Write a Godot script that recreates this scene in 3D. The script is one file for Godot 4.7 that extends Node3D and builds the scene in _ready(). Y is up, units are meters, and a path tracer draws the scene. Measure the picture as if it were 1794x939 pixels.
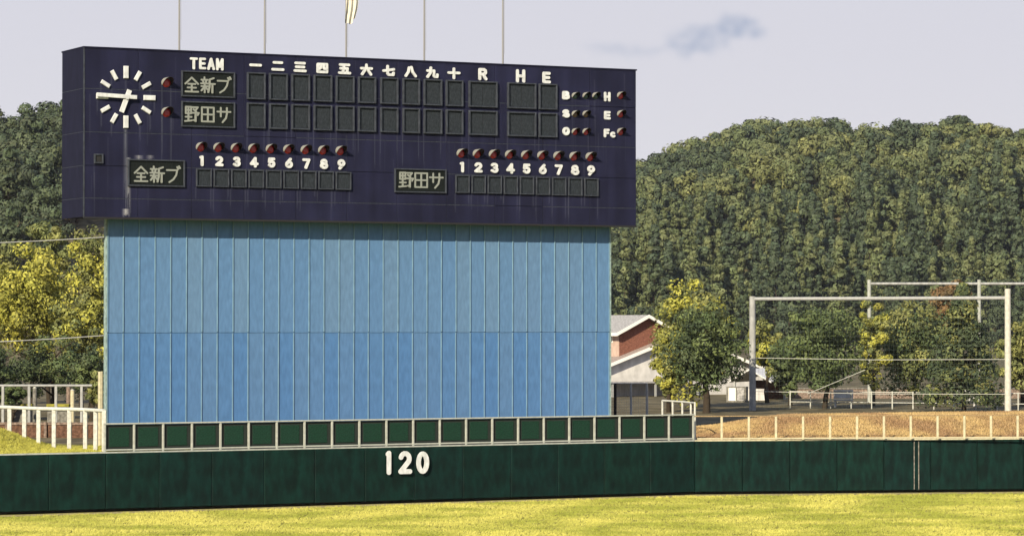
extends Node3D

# ------------------------------------------------------------------ measuring
const FOCAL := 5390.0          # pixels of the photograph
const MID := Vector2(897.0, 469.5)
const HORIZON := 565.0
const EYE := 6.4               # camera height above the outfield
const TURN := 26.6             # degrees, board and centre fence
const TERRACE := 2.0           # level of the ground behind the fence
var pitch := atan((HORIZON - 469.5) / FOCAL)
var rng := RandomNumberGenerator.new()
var names := {}
var M := {}
var boxes := {}

func ray(px: float, py: float) -> Vector3:
	var x := (px - MID.x) / FOCAL
	var y := -(py - MID.y) / FOCAL
	return Vector3(x, y * cos(pitch) + sin(pitch), y * sin(pitch) - cos(pitch))

func at(px: float, py: float, depth: float) -> Vector3:
	var r := ray(px, py)
	return Vector3(0, EYE, 0) + r * (depth / -r.z)

func on_ground(px: float, depth: float, level: float) -> Vector3:
	return Vector3((px - MID.x) / FOCAL * depth, level, -depth)

func hit(px: float, py: float, origin: Vector3, turn_deg: float) -> Vector2:
	# where the ray meets the upright plane through origin, in (along, up) of that plane
	var t := deg_to_rad(turn_deg)
	var along := Vector3(cos(t), 0, -sin(t))
	var n := Vector3(sin(t), 0, cos(t))
	var r := ray(px, py)
	var eye := Vector3(0, EYE, 0)
	var k := (origin - eye).dot(n) / r.dot(n)
	var p := eye + r * k - origin
	return Vector2(p.dot(along), p.y)

# ------------------------------------------------------------------ nodes
func numbered(called: String) -> String:
	names[called] = names.get(called, 0) + 1
	return called if names[called] == 1 else "%s_%03d" % [called, names[called] - 1]

func tag(o: Node, label: String, category: String, group := "", kind := "") -> void:
	if label: o.set_meta("label", label)
	if category: o.set_meta("category", category)
	if group: o.set_meta("group", group)
	if kind: o.set_meta("kind", kind)

func thing(called: String, label: String, category: String, where := Vector3.ZERO, turn_deg := 0.0, group := "") -> Node3D:
	var o := Node3D.new()
	o.name = numbered(called)
	add_child(o)
	o.position = where
	o.rotation_degrees.y = turn_deg
	tag(o, label, category, group)
	return o

func mesh_node(called: String, mesh: Mesh, m: Material, parent: Node = null) -> MeshInstance3D:
	var o := MeshInstance3D.new()
	o.mesh = mesh
	o.material_override = m
	if parent == null:
		o.name = numbered(called)
		add_child(o)
	else:
		o.name = called
		parent.add_child(o, true)
	return o

func part(called: String, st: SurfaceTool, m: Material, parent: Node = null) -> MeshInstance3D:
	return mesh_node(called, st.commit(), m, parent)

func holder(called: String, parent: Node, where: Vector3) -> Node3D:
	var o := Node3D.new()
	o.name = called
	parent.add_child(o, true)
	o.position = where
	return o

# ------------------------------------------------------------------ shapes
func start() -> SurfaceTool:
	var st := SurfaceTool.new()
	st.begin(Mesh.PRIMITIVE_TRIANGLES)
	return st

func quad(st: SurfaceTool, a: Vector3, b: Vector3, c: Vector3, d: Vector3) -> void:
	# a b c d anticlockwise seen from the front
	var n := (b - a).cross(c - a).normalized()
	if n == Vector3.ZERO: n = (c - a).cross(d - a).normalized()
	for v in [a, c, b, a, d, c]:
		st.set_normal(n)
		st.add_vertex(v)

func add_box(st: SurfaceTool, c: Vector3, s: Vector3, b := Basis.IDENTITY) -> void:
	var h := s / 2
	var p := []
	for i in 8:
		p.append(c + b * Vector3(h.x if i & 1 else -h.x, h.y if i & 2 else -h.y, h.z if i & 4 else -h.z))
	quad(st, p[4], p[5], p[7], p[6])
	quad(st, p[1], p[0], p[2], p[3])
	quad(st, p[5], p[1], p[3], p[7])
	quad(st, p[0], p[4], p[6], p[2])
	quad(st, p[6], p[7], p[3], p[2])
	quad(st, p[0], p[1], p[5], p[4])

func add_bevel(st: SurfaceTool, c: Vector3, s: Vector3, e: float) -> void:
	# box whose four front edges (towards +z) are chamfered
	var h := s / 2
	var f := [Vector3(-h.x + e, -h.y + e, h.z), Vector3(h.x - e, -h.y + e, h.z), Vector3(h.x - e, h.y - e, h.z), Vector3(-h.x + e, h.y - e, h.z)]
	var g := [Vector3(-h.x, -h.y, h.z - e), Vector3(h.x, -h.y, h.z - e), Vector3(h.x, h.y, h.z - e), Vector3(-h.x, h.y, h.z - e)]
	var k := [Vector3(-h.x, -h.y, -h.z), Vector3(h.x, -h.y, -h.z), Vector3(h.x, h.y, -h.z), Vector3(-h.x, h.y, -h.z)]
	quad(st, c + f[0], c + f[1], c + f[2], c + f[3])
	for i in 4:
		var j := (i + 1) % 4
		quad(st, c + g[i], c + g[j], c + f[j], c + f[i])
		quad(st, c + k[i], c + k[j], c + g[j], c + g[i])
	quad(st, c + k[1], c + k[0], c + k[3], c + k[2])

func box_mesh(s: Vector3, e := 0.0) -> Mesh:
	var key := "%.4f %.4f %.4f %.4f" % [s.x, s.y, s.z, e]
	if not boxes.has(key):
		var st := start()
		if e > 0.0: add_bevel(st, Vector3.ZERO, s, e)
		else: add_box(st, Vector3.ZERO, s)
		boxes[key] = st.commit()
	return boxes[key]

func box_part(called: String, c: Vector3, s: Vector3, m: Material, parent: Node = null, e := 0.0) -> MeshInstance3D:
	var o := mesh_node(called, box_mesh(s, e), m, parent)
	o.position = c
	return o

func add_tube(st: SurfaceTool, a: Vector3, b: Vector3, ra: float, rb: float, sides := 8, caps := true) -> void:
	var d := (b - a).normalized()
	var u := d.cross(Vector3.UP if absf(d.y) < 0.9 else Vector3.RIGHT).normalized()
	var v := d.cross(u)
	for i in sides:
		var p := TAU * i / sides
		var q := TAU * (i + 1) / sides
		var n0 := u * cos(p) + v * sin(p)
		var n1 := u * cos(q) + v * sin(q)
		for t in [[a + n0 * ra, n0], [b + n1 * rb, n1], [a + n1 * ra, n1], [a + n0 * ra, n0], [b + n0 * rb, n0], [b + n1 * rb, n1]]:
			st.set_normal(t[1])
			st.add_vertex(t[0])
		if caps:
			for t in [b, b + n1 * rb, b + n0 * rb]:
				st.set_normal(d)
				st.add_vertex(t)
			for t in [a, a + n0 * ra, a + n1 * ra]:
				st.set_normal(-d)
				st.add_vertex(t)

func tube_part(called: String, pts: Array, r: float, m: Material, parent: Node = null, sides := 8) -> MeshInstance3D:
	var st := start()
	for i in pts.size() - 1:
		add_tube(st, pts[i], pts[i + 1], r, r, sides)
	return part(called, st, m, parent)

func add_prism(st: SurfaceTool, poly: PackedVector2Array, z0: float, z1: float, o := Vector3.ZERO) -> void:
	# a convex outline (anticlockwise in x,y) pushed from z0 to z1
	var n := poly.size()
	for i in n:
		var a := poly[i]
		var b := poly[(i + 1) % n]
		quad(st, o + Vector3(a.x, a.y, z0), o + Vector3(b.x, b.y, z0), o + Vector3(b.x, b.y, z1), o + Vector3(a.x, a.y, z1))
		if i > 0 and i < n - 1:
			for side in 2:
				var z := z1 if side == 0 else z0
				var tri := [poly[0], b, a] if side == 0 else [poly[0], a, b]
				for p in tri:
					st.set_normal(Vector3(0, 0, 1 if side == 0 else -1))
					st.add_vertex(o + Vector3(p.x, p.y, z))

# ------------------------------------------------------------------ lettering from strokes
func arc(cx: float, cy: float, rx: float, ry: float, from: float, to: float, n := 10) -> Array:
	var a := []
	for i in n + 1:
		var t := deg_to_rad(lerpf(from, to, float(i) / n))
		a.append(Vector2(cx + rx * cos(t), cy - ry * sin(t)))
	return a

func strokes(c: String) -> Array:
	var g := {
		"一": [[.04, .5, .96, .5]],
		"二": [[.14, .14, .86, .14], [.02, .86, .98, .86]],
		"三": [[.1, .1, .9, .1], [.15, .5, .85, .5], [.02, .9, .98, .9]],
		"四": [[.08, .12, .92, .12, .92, .92, .08, .92, .08, .12], [.36, .12, .35, .48, .2, .62], [.62, .12, .62, .52, .68, .58, .84, .58]],
		"五": [[.1, .08, .9, .08], [.47, .08, .34, .9], [.14, .46, .76, .46, .72, .9], [.02, .93, .98, .93]],
		"六": [[.5, .0, .5, .28], [.03, .36, .97, .36], [.34, .55, .1, .97], [.64, .55, .9, .97]],
		"七": [[.03, .52, .97, .34], [.4, .04, .4, .8, .48, .92, .92, .92, .94, .72]],
		"八": [[.36, .1, .3, .52, .05, .95], [.56, .05, .68, .52, .95, .95]],
		"九": [[.06, .32, .66, .32, .64, .84, .72, .93, .94, .93, .96, .72], [.36, .02, .34, .5, .06, .96]],
		"十": [[.5, .02, .5, .98], [.02, .44, .98, .44]],
		"全": [[.5, .04, .03, .44], [.5, .04, .97, .44], [.24, .45, .76, .45], [.5, .45, .5, .94], [.2, .69, .8, .69], [.04, .95, .96, .95]],
		"新": [[.25, .0, .25, .15], [.03, .16, .48, .16], [.14, .22, .18, .36], [.38, .22, .34, .36], [.0, .4, .51, .4], [.03, .58, .49, .58], [.26, .4, .26, .98], [.24, .62, .03, .86], [.3, .64, .48, .8], [.92, .04, .62, .14, .62, .6, .52, .96], [.62, .42, 1., .42], [.82, .42, .82, .98]],
		"ブ": [[.04, .2, .8, .2, .73, .5, .52, .78, .22, .96], [.8, .0, .87, .12], [.93, -.05, 1., .07]],
		"野": [[.06, .05, .45, .05, .45, .46, .06, .46, .06, .05], [.06, .25, .45, .25], [.25, .05, .25, .92], [.05, .68, .47, .68], [.0, .95, .5, .9], [.55, .07, .93, .07, .76, .27], [.62, .2, .8, .34], [.53, .42, 1., .42, .92, .56], [.77, .42, .77, .95, .64, .88]],
		"田": [[.06, .06, .94, .06, .94, .94, .06, .94, .06, .06], [.5, .06, .5, .94], [.06, .5, .94, .5]],
		"サ": [[.02, .3, .98, .3], [.27, .06, .27, .6], [.72, .06, .72, .42, .65, .7, .4, .96]],
		"T": [[.02, .08, .98, .08], [.5, .08, .5, .97]],
		"E": [[.9, .07, .14, .07, .14, .93, .92, .93], [.14, .5, .82, .5]],
		"A": [[.05, .97, .5, .05, .95, .97], [.2, .68, .8, .68]],
		"M": [[.07, .97, .07, .06, .5, .75, .93, .06, .93, .97]],
		"R": [[.12, .97, .12, .07, .65, .07, .84, .16, .86, .38, .66, .52, .12, .52], [.5, .52, .9, .97]],
		"H": [[.12, .03, .12, .97], [.88, .03, .88, .97], [.12, .5, .88, .5]],
		"F": [[.12, .97, .12, .07, .9, .07], [.12, .5, .78, .5]],
		"B": [[.12, .07, .6, .07, .8, .18, .8, .38, .6, .49, .12, .49], [.12, .07, .12, .93, .62, .93, .87, .8, .87, .62, .6, .49]],
	}
	var out := []
	if g.has(c):
		for s in g[c]:
			var l := []
			for i in range(0, s.size(), 2): l.append(Vector2(s[i], s[i + 1]))
			out.append(l)
		return out
	match c:
		"O", "0": return [arc(.5, .5, .36, .42, 90, 450, 18)]
		"c": return [arc(.5, .66, .36, .27, 45, 315, 12)]
		"S": return [arc(.5, .29, .34, .21, 30, 270, 9) + arc(.5, .71, .36, .21, 90, -150, 9)]
		"1": return [[Vector2(.36, .1), Vector2(.56, .05), Vector2(.56, .97)]]
		"2": return [arc(.5, .31, .36, .25, 165, -35, 9) + [Vector2(.12, .93), Vector2(.9, .93)]]
		"3": return [arc(.48, .28, .34, .21, 150, -90, 8), arc(.48, .71, .38, .22, 90, -150, 9)]
		"4": return [[Vector2(.68, .97), Vector2(.68, .06), Vector2(.08, .7), Vector2(.95, .7)]]
		"5": return [[Vector2(.85, .07), Vector2(.22, .07), Vector2(.18, .44)] + arc(.48, .66, .36, .27, 130, -150, 10)]
		"6": return [[Vector2(.72, .05), Vector2(.2, .5)] + arc(.5, .67, .35, .27, 170, 530, 14)]
		"7": return [[Vector2(.1, .07), Vector2(.88, .07), Vector2(.42, .97)]]
		"8": return [arc(.5, .28, .3, .21, 90, 450, 12), arc(.5, .71, .37, .23, 90, 450, 12)]
		"9": return [[Vector2(.28, .95), Vector2(.8, .5)] + arc(.5, .33, .35, .27, -10, 350, 14)]
	return out

func glyph(c: String, size: Vector2, thick: float, deep: float) -> Mesh:
	var key := "glyph %s %.3f %.3f %.3f" % [c, size.x, size.y, thick]
	if boxes.has(key): return boxes[key]
	var st := start()
	var k := 0
	for line in strokes(c):
		for i in line.size():
			var p := Vector2((line[i].x - .5) * size.x, (.5 - line[i].y) * size.y)
			var disc := PackedVector2Array()
			for j in 8: disc.append(p + Vector2.from_angle(TAU * (j + .5) / 8) * thick * .53)
			add_prism(st, disc, 0, deep + k * .0011)
			k += 1
			if i + 1 < line.size():
				var q := Vector2((line[i + 1].x - .5) * size.x, (.5 - line[i + 1].y) * size.y)
				var d := (q - p).normalized()
				var s := Vector2(-d.y, d.x) * thick * .5
				add_prism(st, PackedVector2Array([p - s, q - s, q + s, p + s]), 0, deep + k * .0011)
				k += 1
	boxes[key] = st.commit()
	return boxes[key]

# ------------------------------------------------------------------ materials
func srgb(c: Color) -> Color:
	return c.linear_to_srgb()

func noise_image(kind: int, freq: float, sd: int, lo: float, size := 512, octaves := 4) -> ImageTexture:
	var n := FastNoiseLite.new()
	n.noise_type = kind
	n.frequency = freq
	n.fractal_octaves = octaves
	n.seed = sd
	var im := n.get_seamless_image(size, size)
	im.convert(Image.FORMAT_L8)
	var data := im.get_data()
	for i in data.size():
		data[i] = int(255.0 * lerpf(lo, 1.0, data[i] / 255.0))
	im = Image.create_from_data(size, size, false, Image.FORMAT_L8, data)
	im.convert(Image.FORMAT_RGB8)
	return ImageTexture.create_from_image(im)

func plain(c: Color, rough := .7, metal := 0.0) -> StandardMaterial3D:
	var m := StandardMaterial3D.new()
	m.albedo_color = srgb(c)
	m.roughness = rough
	m.metallic = metal
	return m

func worn(c: Color, rough: float, tex: Texture2D, scale: Vector3) -> StandardMaterial3D:
	var m := plain(c, rough)
	m.albedo_texture = tex
	m.metallic_specular = .25
	m.uv1_triplanar = true
	m.uv1_world_triplanar = true
	m.uv1_scale = scale
	return m

func leafy(back: Color) -> StandardMaterial3D:
	var m := StandardMaterial3D.new()
	m.vertex_color_use_as_albedo = true
	m.roughness = .75
	m.backlight_enabled = true
	m.backlight = back
	m.cull_mode = BaseMaterial3D.CULL_DISABLED
	return m

func make_materials() -> void:
	M.fine = noise_image(FastNoiseLite.TYPE_SIMPLEX_SMOOTH, .03, 3, .55)
	M.coarse = noise_image(FastNoiseLite.TYPE_SIMPLEX_SMOOTH, .012, 5, .5)
	M.soft = noise_image(FastNoiseLite.TYPE_SIMPLEX_SMOOTH, .015, 9, .78)
	M.grain = noise_image(FastNoiseLite.TYPE_SIMPLEX, .12, 12, .6, 512, 3)
	M.faint = noise_image(FastNoiseLite.TYPE_SIMPLEX_SMOOTH, .02, 19, .86)
	M.navy = worn(Color(.0145, .0158, .038), .65, M.soft, Vector3(.5, .12, .5))
	M.navy.metallic_specular = .15   # the one navy paint of the whole box
	M.frame = worn(Color(.068, .08, .108), .6, M.fine, Vector3(.8, .2, .8))
	M.face = worn(Color(.038, .048, .063), .7, M.fine, Vector3(1.2, .35, 1.2))
	M.team_face = worn(Color(.013, .018, .018), .6, M.fine, Vector3(1, .5, 1))
	M.white_paint = worn(Color(.68, .71, .75), .5, M.soft, Vector3(.9, .3, .9))
	M.team_glyph = worn(Color(.36, .39, .37), .6, M.grain, Vector3(2, 2, 2))
	M.hood = plain(Color(.25, .25, .235), .6)
	M.black = plain(Color(.008, .008, .009), .6)
	M.lens_red = plain(Color(.32, .012, .016), .25)
	M.lens_green = plain(Color(.015, .05, .035), .25)
	M.lens_amber = plain(Color(.1, .06, .02), .25)
	M.steel = worn(Color(.4, .41, .41), .55, M.soft, Vector3(.6, .3, .6))
	M.pale_steel = worn(Color(.62, .61, .54), .55, M.soft, Vector3(.7, .5, .7))
	M.rail_white = worn(Color(.62, .63, .58), .5, M.soft, Vector3(.9, .7, .9))
	M.rail_grey = worn(Color(.43, .45, .42), .55, M.soft, Vector3(.9, .7, .9))
	M.rail_cream = worn(Color(.62, .57, .4), .5, M.soft, Vector3(.9, .7, .9))
	M.rail_rust = worn(Color(.5, .36, .2), .7, M.fine, Vector3(.9, .7, .9))
	M.pole = plain(Color(.2, .2, .205), .6)
	M.infill = worn(Color(.013, .056, .036), .75, M.fine, Vector3(1.1, 1.1, 1.1))
	M.infill_shade = plain(Color(.006, .012, .01), .8)  # near-black, painted as the shade around the infill panels
	M.pads = []
	for c in [Color(.0032, .0265, .0215), Color(.0029, .025, .021), Color(.0037, .028, .022), Color(.0032, .0255, .0225)]:
		M.pads.append(worn(c, .72, M.coarse, Vector3(.55, .2, .55)))
	M.joint = worn(Color(.12, .16, .14), .8, M.fine, Vector3(.6, .3, .6))
	M.concrete = worn(Color(.3, .29, .26), .9, M.fine, Vector3(.4, .4, .4))
	M.plinth = worn(Color(.03, .03, .028), .9, M.fine, Vector3(.4, .4, .4))
	M.blue_upper = []  # greyer than the lower tier: sky reflection and chalking mixed into the paint
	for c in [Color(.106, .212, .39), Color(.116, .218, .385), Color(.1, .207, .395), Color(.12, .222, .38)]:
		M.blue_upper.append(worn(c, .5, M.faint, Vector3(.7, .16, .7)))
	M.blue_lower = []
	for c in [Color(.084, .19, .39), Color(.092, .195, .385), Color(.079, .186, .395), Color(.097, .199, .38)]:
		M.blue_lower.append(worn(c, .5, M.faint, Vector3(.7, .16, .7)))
	M.seam = worn(Color(.2, .34, .47), .45, M.soft, Vector3(.9, .2, .9))
	M.flash = worn(Color(.4, .55, .55), .5, M.fine, Vector3(.9, .3, .9))
	M.brown_wall = worn(Color(.2, .11, .075), .9, M.fine, Vector3(.4, .4, .4))
	M.brown_cap = worn(Color(.36, .27, .22), .9, M.fine, Vector3(.4, .4, .4))
	M.leaf = leafy(Color(.22, .24, .05))
	M.leaf_far = leafy(Color(.12, .13, .04))
	M.bark = worn(Color(.07, .055, .04), .95, M.grain, Vector3(1, .4, 1))

# ------------------------------------------------------------------ trees
func leaf_quad(st: SurfaceTool, p: Vector3, n: Vector3, size: float, col: Color, r: RandomNumberGenerator) -> void:
	var t := n.cross(Vector3(r.randfn(), r.randfn(), r.randfn())).normalized()
	if t.length_squared() < .5: t = n.cross(Vector3.RIGHT).normalized()
	var b := n.cross(t)
	var l := size * r.randf_range(.75, 1.35)
	var w := l * r.randf_range(.35, .6)
	var v := [p - t * l * .5, p + b * w * .5 + n * l * .06, p + t * l * .5, p - b * w * .5 + n * l * .06]
	for i in [0, 1, 2, 0, 2, 3]:
		st.set_color(col)
		st.set_normal(n)
		st.add_vertex(v[i])

func crown_mesh(sd: int, radius: Vector3, clumps: int, leaves: int, leaf: float, cols: Array, shape := "round", clump_size := .26, ruffle := .32) -> Mesh:
	# the crown's middle is the origin; clumps of leaves spread through its volume
	var r := RandomNumberGenerator.new()
	r.seed = sd
	var st := start()
	for k in clumps:
		var c := Vector3.ZERO
		var cr := minf(radius.x, radius.y) * clump_size * r.randf_range(.6, 1.3)
		if shape == "cone":
			var h := pow(r.randf(), 1.25)
			var a := r.randf() * TAU
			var rr := (1.0 - h) * (.75 + .25 * r.randf()) * (.55 + .45 * sqrt(r.randf()))
			c = Vector3(cos(a) * rr * radius.x, (h * 2 - 1) * radius.y, sin(a) * rr * radius.z)
			cr *= lerpf(1.0, .45, h)
		else:
			var d := Vector3(r.randfn(), r.randfn(), r.randfn()).normalized()
			var rr := pow(r.randf(), .42)
			c = Vector3(d.x * radius.x, d.y * radius.y, d.z * radius.z) * rr
			if shape == "flat": c.y = absf(c.y) * 1.0 - radius.y * .35
			var lump := sin(d.x * 4.1 + sd) * sin(d.z * 3.7 + sd * 2) * .16
			c *= .9 + lump
		var base: Color = cols[r.randi() % cols.size()]
		base = base * r.randf_range(.72, 1.25)
		for j in leaves:
			var d2 := Vector3(r.randfn(), r.randfn(), r.randfn()).normalized()
			var p := c + d2 * cr * lerpf(.72, 1.06, r.randf()) * Vector3(1.1, .85, 1.1)
			var n := (d2 + Vector3(r.randfn(), r.randfn() + .2, r.randfn()) * ruffle).normalized()
			var col := base * r.randf_range(1.0 - ruffle * .6, 1.0 + ruffle * .6)
			col.a = 1.0
			leaf_quad(st, p, n, leaf, col, r)
	return st.commit()

func trunk_mesh(sd: int, height: float, r0: float, spread: float) -> Mesh:
	var r := RandomNumberGenerator.new()
	r.seed = sd + 77
	var st := start()
	var p := Vector3.ZERO
	var n := 5
	for i in n:
		var q := Vector3(r.randfn() * r0 * .5, height * (i + 1) / n, r.randfn() * r0 * .5)
		add_tube(st, p, q, r0 * (1.0 - .17 * i), r0 * (1.0 - .17 * (i + 1)), 7, false)
		if i >= 1:
			for j in 2:
				var a := r.randf() * TAU
				var e := q + Vector3(cos(a) * spread, spread * r.randf_range(.4, .9), sin(a) * spread) * r.randf_range(.5, .9)
				var mid := q.lerp(e, .5) + Vector3(0, spread * .08, 0)
				add_tube(st, q, mid, r0 * .4, r0 * .28, 5, false)
				add_tube(st, mid, e, r0 * .28, r0 * .1, 5, false)
		p = q
	return st.commit()

func near_tree(called: String, label: String, category: String, px: float, wide: float, top: float, base: float, depth: float, cols: Array, opts := {}) -> void:
	# a tree from its outline in the photograph; its foot stands on the terrace
	var foot := on_ground(px, depth, opts.get("level", TERRACE))
	var m_px := FOCAL / depth
	var hi := at(px, top, depth).y
	var lo := at(px, base, depth).y
	var rad := Vector3(wide / m_px * .5, (hi - lo) * .5, wide / m_px * .5)
	var t := thing(called, label, category, foot, 0, opts.get("group", ""))
	var sd: int = opts.get("seed", int(px) + int(top) * 7)
	var vol := rad.x * rad.y * rad.z
	var clumps: int = opts.get("clumps", int(clampf(30 * pow(vol, .55), 44, 170)))
	var c := mesh_node("crown", crown_mesh(sd, rad, clumps, opts.get("leaves", 80), opts.get("leaf", .2), cols, opts.get("shape", "round"), opts.get("clump", .25)), M.leaf, t)
	c.position.y = (hi + lo) * .5 - foot.y
	mesh_node("trunk", trunk_mesh(sd, maxf(hi - foot.y - rad.y * .7, .4), opts.get("girth", .13), rad.x * .6), M.bark, t)

# ------------------------------------------------------------------ ready
func _ready() -> void:
	rng.seed = 20240
	make_camera()
	make_sky()
	make_materials()
	make_ground()
	make_hills()
	make_board()
	make_back_screen()
	make_flagpoles()
	make_fence()
	make_railings()
	make_house()
	make_nets()
	make_left_things()
	make_trees()
	make_grass()

func make_camera() -> void:
	var cam := Camera3D.new()
	cam.name = "camera"
	add_child(cam)
	cam.position = Vector3(0, EYE, 0)
	cam.rotation.x = pitch
	cam.fov = rad_to_deg(2 * atan(469.5 / FOCAL))
	cam.near = .5
	cam.far = 6000
	cam.current = true

func make_sky() -> void:
	var w := 4096
	var h := 2048
	var im := Image.create(w, h, false, Image.FORMAT_RGBAF)
	for y in h:
		var el := 90.0 - 180.0 * (y + .5) / h
		im.fill_rect(Rect2i(0, y, w, 1), air(el))
	# one ragged grey-blue cloud and a faint wisp beside it, low over the hill
	var n := FastNoiseLite.new()
	n.seed = 4
	n.frequency = .09
	n.fractal_octaves = 4
	for blob in [[1225, 66, 46, 24, .85], [1285, 46, 42, 20, 1.0], [1318, 56, 26, 10, .5], [1215, 84, 44, 11, .55], [1100, 88, 60, 11, .5], [1050, 78, 45, 4, .3], [1140, 92, 36, 7, .3]]:
		var c := ray(blob[0], blob[1]).normalized()
		var u0 := atan2(c.x, -c.z) / TAU * w   # -z lies at the picture's left edge
		var v0 := acos(c.y) / PI * h
		var pu: float = w / TAU / FOCAL
		var ru: float = blob[2] * pu
		var rv: float = blob[3] * pu
		for y in range(int(v0 - rv * 2.2) - 1, int(v0 + rv * 2.2) + 3):
			for x in range(int(u0 - ru * 2.2) - 1, int(u0 + ru * 2.2) + 3):
				var q := Vector2((x + .5 - u0) / ru, (y + .5 - v0) / rv)
				q += Vector2(n.get_noise_2d(x * 2.0, y * 3.0), n.get_noise_2d(x * 2.0 + 90, y * 3.0)) * .9
				var a: float = clampf(1.0 - smoothstep(.25, 1.35, q.length()), 0, 1) * blob[4]
				a *= clampf(.75 + n.get_noise_2d(x * 4.0, y * 4.0 + 40) * .7, 0, 1)
				if a > 0.0:
					im.set_pixel(x, y, im.get_pixel(x, y).lerp(Color(.24, .285, .385), a * .85))
	var mat := PanoramaSkyMaterial.new()
	mat.panorama = ImageTexture.create_from_image(im)
	var sky := Sky.new()
	sky.sky_material = mat
	var e := Environment.new()
	e.background_mode = Environment.BG_SKY
	e.sky = sky
	e.tonemap_mode = Environment.TONE_MAPPER_LINEAR
	e.tonemap_exposure = 1.5
	e.fog_enabled = true
	e.fog_density = .00005
	e.fog_light_color = Color(.86, .87, .95)
	e.sdfgi_enabled = true
	e.ssao_enabled = true
	e.ssil_enabled = true
	var we := WorldEnvironment.new()
	we.name = "world_environment"
	we.environment = e
	add_child(we)
	var sun := DirectionalLight3D.new()
	sun.name = "sun"
	add_child(sun)
	var az := deg_to_rad(-24.0)
	var el := deg_to_rad(28.0)
	var to_sun := Vector3(sin(az) * cos(el), sin(el), cos(az) * cos(el))
	sun.look_at_from_position(to_sun * 100, Vector3.ZERO, Vector3.UP)
	sun.light_energy = 1.6
	sun.light_color = Color(1.0, .94, .82)
	sun.light_angular_distance = .6
	sun.shadow_enabled = true

func air(el: float) -> Color:
	var horizon := Color(.495, .49, .515)
	var low := Color(.455, .455, .505)
	var top := Color(.125, .215, .41)
	if el < 0: return horizon.lerp(Color(.3, .3, .3), clampf(-el / 6.0, 0, 1))
	if el < 7: return horizon.lerp(low, smoothstep(0.0, 7.0, el))
	return low.lerp(top, pow((el - 7) / 83.0, .6))

# ------------------------------------------------------------------ terrain
var fence_line: Array = []     # the foot of the fence, in plan

func fence_points() -> Array:
	if fence_line.is_empty():
		var f0 := on_ground(185, 103.9, 0)
		var f1 := on_ground(1218, 114.4, 0)
		var d := (f1 - f0).normalized()
		fence_line = [f0 - d * 32.0, f0, f1, on_ground(1794, 116.35, 0), on_ground(2700, 116.9, 0)]
	return fence_line

func fence_depth(x: float) -> float:
	var l := fence_points()
	for i in l.size() - 1:
		if x <= l[i + 1].x or i == l.size() - 2:
			return -lerpf(l[i].z, l[i + 1].z, (x - l[i].x) / (l[i + 1].x - l[i].x))
	return 116.0

func bank_height(x: float, back: float) -> float:
	# the grass bank behind the fence
	var h := TERRACE
	var px := MID.x + x / (fence_depth(x) + 5.0) * FOCAL
	var crest := 0.0
	if px > 1205:
		crest = lerpf(.25, .74, smoothstep(1205.0, 1400.0, px)) + lerpf(0, .08, clampf((px - 1400) / 400, 0, 1))
		h += crest * smoothstep(0.0, 5.5, back) * (1.0 - .92 * smoothstep(6.0, 13.0, back))
	elif px < 140:
		crest = 1.0 * smoothstep(125.0, -60.0, px)
		h += crest * smoothstep(0.2, 4.0, back) * (1.0 - .95 * smoothstep(4.0, 8.0, back))
	return h

func sheet(called: String, xs: Array, backs: Array, m: Material, lift := 0.0) -> MeshInstance3D:
	var st := start()
	st.set_smooth_group(0)
	for i in xs.size() - 1:
		for j in backs.size() - 1:
			var p := []
			for q in [[i, j], [i + 1, j], [i + 1, j + 1], [i, j + 1]]:
				var x: float = xs[q[0]]
				var b: float = backs[q[1]]
				p.append(Vector3(x * (1.0 + maxf(b - 30.0, 0) / 110.0), bank_height(x, b) + lift, -(fence_depth(x) + b)))
			for k in [0, 3, 2, 0, 2, 1]:
				st.add_vertex(p[k])
	st.index()
	st.generate_normals()
	return part(called, st, m)

func steps(a: float, b: float, n: int) -> Array:
	var o := []
	for i in n + 1: o.append(lerpf(a, b, float(i) / n))
	return o

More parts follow.
